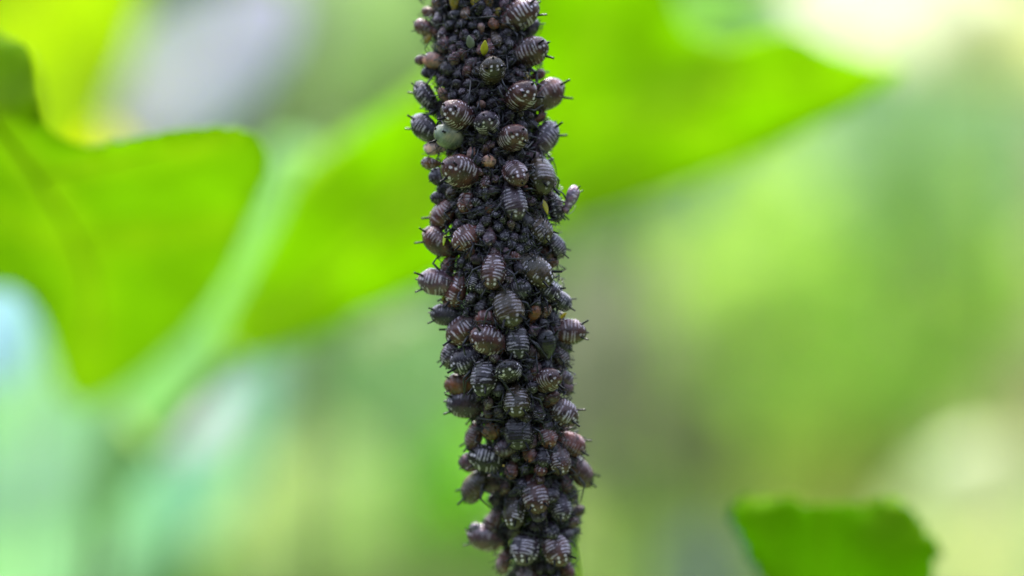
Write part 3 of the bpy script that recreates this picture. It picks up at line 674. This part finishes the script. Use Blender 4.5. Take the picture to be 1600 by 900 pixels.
def leaf(outline, ribs, depth, col, label, trans=.6, serr=6., step=26, wave=.3, group=None, petiole=None, vein=.12, name='leaf', cat='leaf', pr=.1, rk=1.):
    """outline and ribs in photo pixels, depth(px,py) gives each point its own distance behind the stem"""
    col = calib(col, label)
    bd = catmull(outline, 10); bd = [Vector((p.x, p.y)) for p in bd]
    cen = sum(bd, Vector((0, 0)))/len(bd)
    if serr:
        bd2 = []; arc = 0
        for i, p in enumerate(bd):
            arc += (p-bd[i-1]).length if i else 0
            t = (bd[(i+1) % len(bd)]-bd[i-1]).normalized(); nn = Vector((t.y, -t.x))
            bd2.append(p+nn*serr*clampd((p.x-90)/80, 0, 1)*(abs(math.sin(arc*math.pi/27+2*noise.noise(Vector((arc*.02, 3, 1)))))*(.6+.8*noise.noise(Vector((arc*.04, 5, 1))))-.4+.5*noise.noise(Vector((arc*.03, 0, 1)))))
        bd = bd2
    x0, x1 = min(p.x for p in bd), max(p.x for p in bd); y0, y1 = min(p.y for p in bd), max(p.y for p in bd)
    inner = []; rr = random.Random(len(label))
    yy = y0
    while yy < y1:
        xx = x0
        while xx < x1:
            q = Vector((xx+rr.uniform(-.3, .3)*step, yy+rr.uniform(-.3, .3)*step))
            c = False
            for i in range(len(bd)):
                a, b_ = bd[i-1], bd[i]
                if (a.y > q.y) != (b_.y > q.y) and q.x < (b_.x-a.x)*(q.y-a.y)/(b_.y-a.y)+a.x: c = not c
            if c: inner.append(q)
            xx += step
        yy += step
    pts = bd+inner; nb = len(bd)
    res = delaunay_2d_cdt(pts, [], [list(range(nb))], 1, .01)
    P2, F2 = res[0], res[2]
    rl = [catmull(r_, 6, False) for r_ in ribs]
    def rib(q):
        d = 1e9
        for k, r_ in enumerate(rl):
            for a in r_:
                d = min(d, (Vector((a.x, a.y))-q).length/(1.6 if k == 0 else 1))
        return d
    vs = []; vv = []
    for q in P2:
        d = rib(q); g = math.exp(-(d/16)**2)
        Y = depth(q.x, q.y)+wave*noise.noise(Vector((q.x/150, q.y/150, len(label))))+.12*wave*math.sin(d*.05)
        vs.append(unproj(q.x, q.y, Y)-Vector((0, .0, 0))); vv.append(g)
    c = unproj(cen.x, cen.y, depth(cen.x, cen.y))
    e = bpy.data.objects.new(name, None); C.objects.link(e); e.location = c; props(e, label, cat, group)
    me = mesh('blade', [v-c for v in vs], [tuple(f) for f in F2], [leaf_mat('leaf_skin', col, trans, vein=vein)])
    at = me.attributes.new('vein', 'FLOAT', 'POINT'); at.data.foreach_set('value', vv)
    o = link('blade', me, e); md = o.modifiers.new('thick', 'SOLIDIFY'); md.thickness = .008
    rm = leaf_mat('rib_skin', tuple(min(1, v*1.15) for v in col), .2)
    for k, r_ in enumerate(rl):
        m = MB(); n_ = len(r_)
        m.tube([unproj(a.x, a.y, depth(a.x, a.y)+.0+wave*noise.noise(Vector((a.x/150, a.y/150, len(label)))))-c for a in r_], [rk*(.05 if k == 0 else .025)*(1-.7*i/n_) for i in range(n_)], 6)
        link('midrib' if k == 0 else 'vein', m.mesh('rib', [rm]), e)
    if petiole:
        m = MB(); pp = catmull([Vector(p) for p in petiole], 6, False)
        m.tube([p-c for p in pp], [pr]*len(pp), 8); link('petiole', m.mesh('petiole', [M_PET]), e)
    return e
LG = 'broad green leaves out of focus behind the colony'
GAIN = 2.0
clampd = lambda v, a, b: max(a, min(b, v))

CAL = {'broad bright green lobed leaf at the left with a toothed top edge': (1.857, 1.305, 0.02), 'large bright green leaf lying diagonally behind the aphid stem': (2.98, 2.017, 0.02), 'green leaf with a notched top edge at the lower right corner': (3.526, 2.0143999999999997, 0.02), 'narrow pale green blurred leaf running down between the two bright ones': (2.642, 1.617, 5.176), 'yellow green glowing leaf blurred in the top left corner': (1.893, 1.38, 8.0), 'mint green blurred leaf filling the lower left corner': (2.9406600000000003, 3.43332, 2.1762), 'pale blue green blurred leaf at lower left centre': (1.8562800000000002, 1.561, 1.7352), 'faint pale streak of a leaf left of the stem': (2.512, 1.909, 3.19), 'light green blurred leaf over the diagonal leaf at upper right': (2.642, 1.747, 5.914), 'pale yellow blurred leaf in the top right corner': (8.0, 8.0, 3.328), 'cream green round blurred leaf in the lower right corner': (1.484, 1.324, 1.952), 'dull grey green shrub at the top left of the stem': (3.967, 3.929, 2.752), 'greyish shrub beside the lilac leaf patch': (2.0, 2.0, 1.8), 'blue green shrub left of the stem at mid height': (3.744, 2.927, 2.774), 'grass green shrub left of the lower stem': (2.976, 2.944, 0.02), 'yellowish shrub at the bottom left of centre': (3.456, 7.191, 4.777), 'green shrub at the bottom left': (2.3, 2.0, 1.8), 'dark green shrub at the foot of the stem': (5.862, 3.694, 8.0), 'brownish grey shrub right of the stem': (2.227, 1.831, 2.241), 'dull green shrub under the diagonal leaf': (2.172, 2.31, 1.14), 'lime green shrub at the right': (2.6037, 2.06816, 3.4029), 'sea green shrub right of the diagonal leaf tip': (0.326, 0.487, 1.812), 'grey green shrub at the right edge': (3.374, 1.845, 3.082), 'soft green shrub at the right edge below centre': (6.31, 8.0, 8.0), 'green shrub above the notched leaf': (7.661, 8.0, 8.0), 'olive shrub right of the lower stem': (7.826, 6.048, 7.628), 'grey green shrub beside the notched leaf': (1.272, 0.855, 2.5374999999999996), 'pale lilac grey blurred patch of leaf at the upper left': (1.774, 1.682, 1.5428700000000002), 'pale green blurred leaf above the lobed one': (8.0, 7.771, 0.046), 'small lilac blurred leaf tip at lower left centre': (3.914, 2.373, 8.0), 'overexposed cream white leaf at the top right': (3.403, 2.072, 1.865), 'muted green shrub under the cream leaf': (2.733, 2.346, 2.658), 'whitish blurred leaf at the left edge below the lobed leaf': (1.7064000000000001, 1.7883900000000001, 4.446039999999999)}
def tgt(c, k=1.):
    return tuple(v/GAIN*k for v in lin(c))
def calib(col, label):
    c = CAL.get(label, (1, 1, 1))
    return tuple(max(.002, min(.88, a*b)) for a, b in zip(col, c))
leaf([(-80, 50), (20, 62), (48, 84), (60, 150), (72, 195), (105, 219), (150, 228), (215, 213), (280, 201), (350, 197), (398, 209), (420, 240), (412, 290), (388, 350), (370, 400), (342, 455), (300, 512), (240, 572), (182, 617), (130, 637), (96, 610), (80, 560), (60, 500), (20, 455), (-80, 420)],
     [[(-60, 120), (60, 280), (140, 430), (135, 600)], [(60, 280), (200, 250), (370, 215)], [(110, 370), (220, 370), (350, 350)], [(-60, 320), (20, 340), (100, 400)]],
     lambda x, y: 1.9+clampd((y-205)/430, -.05, 1)*8+clampd((60-x)/100, 0, 1.4)*1.2,
     tgt((140, 206, 0)), 'broad bright green lobed leaf at the left with a toothed top edge', group=LG, petiole=[unproj(-60, 120, 7.6), unproj(-200, 60, 9), unproj(-400, 300, 14), unproj(-500, 2500, 20)])
leaf([(470, 265), (560, 200), (650, 140), (715, 60), (745, -20), (800, -90), (1000, -90), (1045, -30), (1062, 28), (1092, 58), (1140, 68), (1190, 56), (1240, 52), (1290, 76), (1350, 98), (1408, 106), (1380, 138), (1300, 186), (1200, 236), (1100, 277), (1000, 315), (910, 346), (800, 390), (660, 455), (520, 520), (420, 558), (345, 572), (350, 500), (390, 420), (430, 340)],
     [[(370, 560), (600, 370), (850, 230), (1120, 150), (1390, 106)], [(600, 370), (640, 250), (720, 100)], [(850, 230), (900, 120), (980, -60)], [(700, 310), (800, 330), (880, 345)], [(1000, 185), (1080, 210), (1150, 240)]],
     lambda x, y: 5.6+clampd((1400-x)/1050, 0, 1)*4.6, tgt((136, 204, 0)), 'large bright green leaf lying diagonally behind the aphid stem', group=LG,
     petiole=[unproj(372, 558, 8.6), unproj(250, 700, 11), unproj(150, 1000, 15), unproj(100, 3500, 24)])
leaf([(1138, 800), (1150, 782), (1215, 776), (1282, 790), (1340, 786), (1400, 780), (1430, 800), (1448, 828), (1465, 850), (1458, 900), (1450, 960), (1330, 1010), (1230, 980), (1185, 900), (1155, 840)],
     [[(1283, 787), (1285, 900), (1290, 1000)], [(1287, 930), (1220, 860), (1165, 800)], [(1287, 920), (1350, 860), (1410, 790)]],
     lambda x, y: 2.8, tgt((88, 160, 5)), 'green leaf with a notched top edge at the lower right corner', serr=13, vein=.03, rk=.35, group=LG,
     petiole=[unproj(1290, 1000, 3.6), unproj(1300, 1400, 5), unproj(1250, 3500, 12)])
b = MB(); pts = catmull([unproj(28, 96, 7.2), unproj(36, 135, 7.4), unproj(40, 185, 7.6), unproj(30, 250, 8.0), unproj(-60, 360, 8.6), unproj(-160, 900, 9), unproj(-150, 4000, 14)], 5, False)
b.tube(pts, [.05+.05*min(1, i/3)+.03*min(1, i/12) for i in range(len(pts))], 10)
o = link('plant_stalk', b.mesh('plant_stalk', [simple_mat('stalk_skin', (.07, .17, .012), .5, .2, 3, .2)])); props(o, 'dark green blurred stalk at the far left in front of the lobed leaf', 'stalk')
def ovate(cx, cy, L_, W_, ang, n=14):
    out = []; a = R(ang)
    for i in range(n):
        t = 2*math.pi*i/n; x = math.cos(t)*L_/2; y = math.sin(t)*W_/2*(1-.25*math.cos(t)); out.append((cx+x*math.cos(a)-y*math.sin(a), cy-x*math.sin(a)-y*math.cos(a)))
    tip = lambda k: (cx+k*L_/2*math.cos(a), cy-k*L_/2*math.sin(a))
    return out, [[tip(-.98), (cx, cy), tip(.95)]], tip
def bleaf(cx, cy, L_, W_, ang, Y, col, label, k=1., trans=.4, tiltk=1.):
    o, r_, tip = ovate(cx, cy, L_, W_, ang)
    bx, by = tip(-1)
    leaf(o, r_, lambda x, y: Y+(y-cy)/200*tiltk, tgt(col, k), label, trans, serr=0, step=40, wave=.8, group='pale blurred leaves far behind the stem',
         petiole=[unproj(bx, by, Y), unproj(bx-30, by+200, Y+2), unproj(bx-60, 450+55*200*FOC/(FOC+Y+4), Y+4)], pr=.04)
leaf([(430, 225), (525, 250), (490, 330), (455, 420), (415, 500), (350, 590), (270, 690), (215, 755), (175, 800), (140, 815), (118, 795), (125, 740), (155, 680), (200, 600), (270, 520), (330, 440), (380, 340)],
     [], lambda x, y: 13., tgt((158, 238, 100)), 'narrow pale green blurred leaf running down between the two bright ones', serr=0, step=36,
     group='pale blurred leaves far behind the stem', pr=.04, petiole=[unproj(140, 812, 13), unproj(60, 1500, 14), unproj(50, 3500, 18)])
bleaf(50, 20, 560, 350, 60, 17, (200, 255, 20), 'yellow green glowing leaf blurred in the top left corner')
bleaf(315, 100, 360, 210, 38, 19, (200, 207, 236), 'pale lilac grey blurred patch of leaf at the upper left')
bleaf(195, 165, 400, 150, 48, 22, (190, 235, 150), 'pale green blurred leaf above the lobed one')
bleaf(50, 730, 680, 360, 82, 25, (172, 245, 190), 'mint green blurred leaf filling the lower left corner', tiltk=-.15)
bleaf(-15, 505, 205, 140, 90, 13, (215, 240, 250), 'whitish blurred leaf at the left edge below the lobed leaf')
bleaf(290, 725, 420, 190, 50, 28, (170, 228, 200), 'pale blue green blurred leaf at lower left centre')
bleaf(305, 650, 130, 80, 45, 25, (214, 214, 245), 'small lilac blurred leaf tip at lower left centre')
bleaf(615, 508, 150, 32, 18, 13, (168, 205, 140), 'faint pale streak of a leaf left of the stem')
bleaf(1410, 5, 400, 200, 175, 30, (255, 255, 215), 'overexposed cream white leaf at the top right', 1.15)
bleaf(1600, 60, 160, 300, 90, 30, (248, 250, 140), 'pale yellow blurred leaf in the top right corner', 1.3)
bleaf(1130, 20, 220, 110, 0, 16, (150, 222, 80), 'light green blurred leaf over the diagonal leaf at upper right')
bleaf(1540, 830, 300, 330, 80, 24, (222, 242, 165), 'cream green round blurred leaf in the lower right corner', 1.2)
# shrubs behind
def shrub(cx, cy, rpx, Y, col, label, n=150, k=1., ry=None):
    r = random.Random(int(cx*7+cy)); c = unproj(cx, cy, Y); kk = (FOC+Y)/FOC/200; rad = rpx*kk; rz = (ry or rpx)*kk
    b = MB(); e = bpy.data.objects.new('shrub', None); C.objects.link(e); e.location = (c.x, c.y, -55)
    for i in range(n):
        while True:
            p = Vector((r.uniform(-1, 1), r.uniform(-1, 1), r.uniform(-1, 1)))
            if p.length < 1: break
        q = Vector((p.x*rad, p.y*rad*.7, p.z*rz+c.z+55))
        nrm = Vector((r.uniform(-.7, .7), -1, r.uniform(-.1, 1.0))).normalized(); t = nrm.orthogonal().normalized()
        t = Matrix.Rotation(r.uniform(0, 6.28), 3, nrm) @ t; s = nrm.cross(t); l = rad*r.uniform(.28, .42)
        base = len(b.v)
        for (f, wd, up) in ((0, .02, 0), (.25, .3, .06), (.55, .36, .08), (.85, .18, 0), (1.05, .01, -.1)):
            for sx in (-1, 0, 1): b.v.append(q+t*(f-.5)*l+s*wd*l*sx+nrm*(up*l-(.06*l if sx == 0 else 0)))
        for j in range(4):
            for i2 in range(2):
                a = base+j*3+i2; b.f.append((a, a+1, a+4, a+3)); b.m.append(0)
    props(e, label, 'shrub', 'blurred shrubs far behind the stem')
    link('foliage', b.mesh('foliage', [leaf_mat('shrub_leaf', calib(tgt(col, k), label), .5)]), e)
    m = MB()
    for q in range(5):
        a = r.uniform(0, 6.28); m.tube([(0, 0, -1), (math.cos(a)*rad*.1, math.sin(a)*rad*.1, (c.z+55)*.5), (math.cos(a)*rad*.5, math.sin(a)*rad*.4, c.z+55+r.uniform(-.3, .5)*rz)], [.2, .14, .06], 6)
    link('stem', m.mesh('stem', [M_TWIG]), e)
M_TWIG = simple_mat('twig', (.10, .09, .05), .7, .3, 2, .3)
SH = [
 (540, 30, 190, 62, (128, 150, 112), 'dull grey green shrub at the top left of the stem', 1),
 (440, 10, 80, 50, (150, 158, 150), 'greyish shrub beside the lilac leaf patch', 1),
 (570, 590, 190, 60, (118, 165, 112), 'blue green shrub left of the stem at mid height', 1),
 (660, 730, 150, 66, (118, 182, 50), 'grass green shrub left of the lower stem', 1),
 (470, 820, 150, 56, (172, 208, 105), 'yellowish shrub at the bottom left of centre', 1),
 (300, 900, 130, 62, (120, 175, 95), 'green shrub at the bottom left', 1),
 (660, 900, 130, 66, (110, 150, 70), 'dark green shrub at the foot of the stem', 1),
 (1010, 580, 190, 60, (130, 148, 108), 'brownish grey shrub right of the stem', 1),
 (970, 400, 120, 66, (112, 150, 80), 'dull green shrub under the diagonal leaf', 1),
 (1330, 440, 230, 58, (155, 210, 72), 'lime green shrub at the right', 1),
 (1290, 250, 190, 64, (142, 200, 140), 'sea green shrub right of the diagonal leaf tip', 1),
 (1540, 280, 190, 66, (150, 190, 125), 'grey green shrub at the right edge', 1),
 (1500, 560, 190, 66, (150, 195, 100), 'soft green shrub at the right edge below centre', 1),
 (1220, 690, 170, 62, (128, 182, 78), 'green shrub above the notched leaf', 1),
 (1060, 830, 170, 62, (118, 160, 82), 'olive shrub right of the lower stem', 1),
 (1100, 900, 60, 40, (115, 140, 120), 'grey green shrub beside the notched leaf', 1),
 (1450, 150, 190, 56, (150, 190, 130), 'muted green shrub under the cream leaf', 1),
 (150, 300, 330, 70, (120, 170, 80), 'green shrub hidden behind the lobed leaf', 1),
]
for (cx, cy, rp, Y, col, lab, k) in SH: shrub(cx, cy, rp*(1.25 if cx > 900 and rp > 100 else 1), Y, col, lab, 150, k)
# hedge mass, ground
def hedge():
    r = random.Random(5); b = MB()
    for i in range(5200):
        x = r.uniform(-150, 150); z = -55+r.random()**.8*(100+12*math.sin(x*.07)); y = 125+r.uniform(-10, 14)+((x/90)**2)*-14; q = Vector((x, y, z))
        nrm = Vector((r.uniform(-.7, .7), -1, r.uniform(-.2, 1.2))).normalized(); t = Matrix.Rotation(r.uniform(0, 6.28), 3, nrm) @ nrm.orthogonal().normalized(); s = nrm.cross(t); l = r.uniform(6, 10)
        base = len(b.v)
        for (f, wd) in ((0, .02), (.3, .3), (.7, .28), (1, .01)):
            for sx in (-1, 0, 1): b.v.append(q+t*(f-.5)*l+s*wd*l*sx-nrm*(.06*l if sx == 0 else 0))
        mi = i % 3
        for j in range(3):
            for i2 in range(2):
                a = base+j*3+i2; b.f.append((a, a+1, a+4, a+3)); b.m.append(mi)
    ms = [leaf_mat('hedge_leaf', tgt(c), .35) for c in ((125, 168, 90), (110, 160, 70), (140, 175, 105))]
    o = link('hedge_foliage', b.mesh('hedge_foliage', ms)); props(o, 'far hedge foliage reading as one soft green mass behind everything', 'hedge', kind='stuff')
hedge()
def added_hedge():
    # unseen hedge added behind and beside the camera, to darken what the aphids reflect
    r = random.Random(9); b = MB()
    for i in range(4500):
        a = R(r.uniform(100, 440)); a = R(r.uniform(-200, 20)); rad = 120+r.uniform(-10, 12)
        z = -55+r.random()*(100+14*math.sin(a*9)); q = Vector((math.cos(a)*rad, math.sin(a)*rad, z))
        nrm = Vector((-math.cos(a)+r.uniform(-.6, .6), -math.sin(a)+r.uniform(-.6, .6), r.uniform(-.2, 1.1))).normalized()
        t = Matrix.Rotation(r.uniform(0, 6.28), 3, nrm) @ nrm.orthogonal().normalized(); s = nrm.cross(t); l = r.uniform(10, 16)
        base = len(b.v)
        for (f, wd) in ((0, .02), (.3, .3), (.7, .28), (1, .01)):
            for sx in (-1, 0, 1): b.v.append(q+t*(f-.5)*l+s*wd*l*sx-nrm*(.06*l if sx == 0 else 0))
        for j in range(3):
            for i2 in range(2):
                k = base+j*3+i2; b.f.append((k, k+1, k+4, k+3)); b.m.append(i % 2)
    ms = [leaf_mat('added_hedge_leaf', c, .25) for c in ((.035, .05, .025), (.05, .065, .035))]
    o = link('hedge_foliage', b.mesh('hedge_foliage', ms)); props(o, 'tall dark hedge foliage added out of view behind the camera to cut sky light', 'hedge', kind='stuff')
added_hedge()
def ground():
    m, t, p = newmat('ground_grass'); N = t.nodes.new; L = t.links.new
    tc = N('ShaderNodeTexCoord'); n = N('ShaderNodeTexNoise'); n.inputs['Scale'].default_value = .12; n.inputs['Detail'].default_value = 8
    L(tc.outputs['Object'], n.inputs[0]); cr = N('ShaderNodeValToRGB')
    cr.color_ramp.elements[0].position = .35; cr.color_ramp.elements[0].color = (.04, .07, .02, 1); cr.color_ramp.elements[1].position = .7; cr.color_ramp.elements[1].color = (.12, .2, .05, 1)
    L(n.outputs[0], cr.inputs[0]); L(cr.outputs[0], p.inputs['Base Color']); p.inputs['Roughness'].default_value = .9
    vs = []; fs = []; G = 48
    for j in range(G+1):
        for i in range(G+1):
            f = lambda q: math.copysign(abs(q)**3, q)
            x = f(i/G*2-1)*8000; y = f(j/G*2-1)*8000; vs.append((x, y, -55+1.2*noise.noise(Vector((x*.03, y*.03, 0)))))
    for j in range(G):
        for i in range(G): a = j*(G+1)+i; fs.append((a, a+1, a+G+2, a+G+1))
    o = link('ground', mesh('ground', vs, fs, [m])); props(o, 'grassy ground below the plant, out of view', kind='structure')
ground()
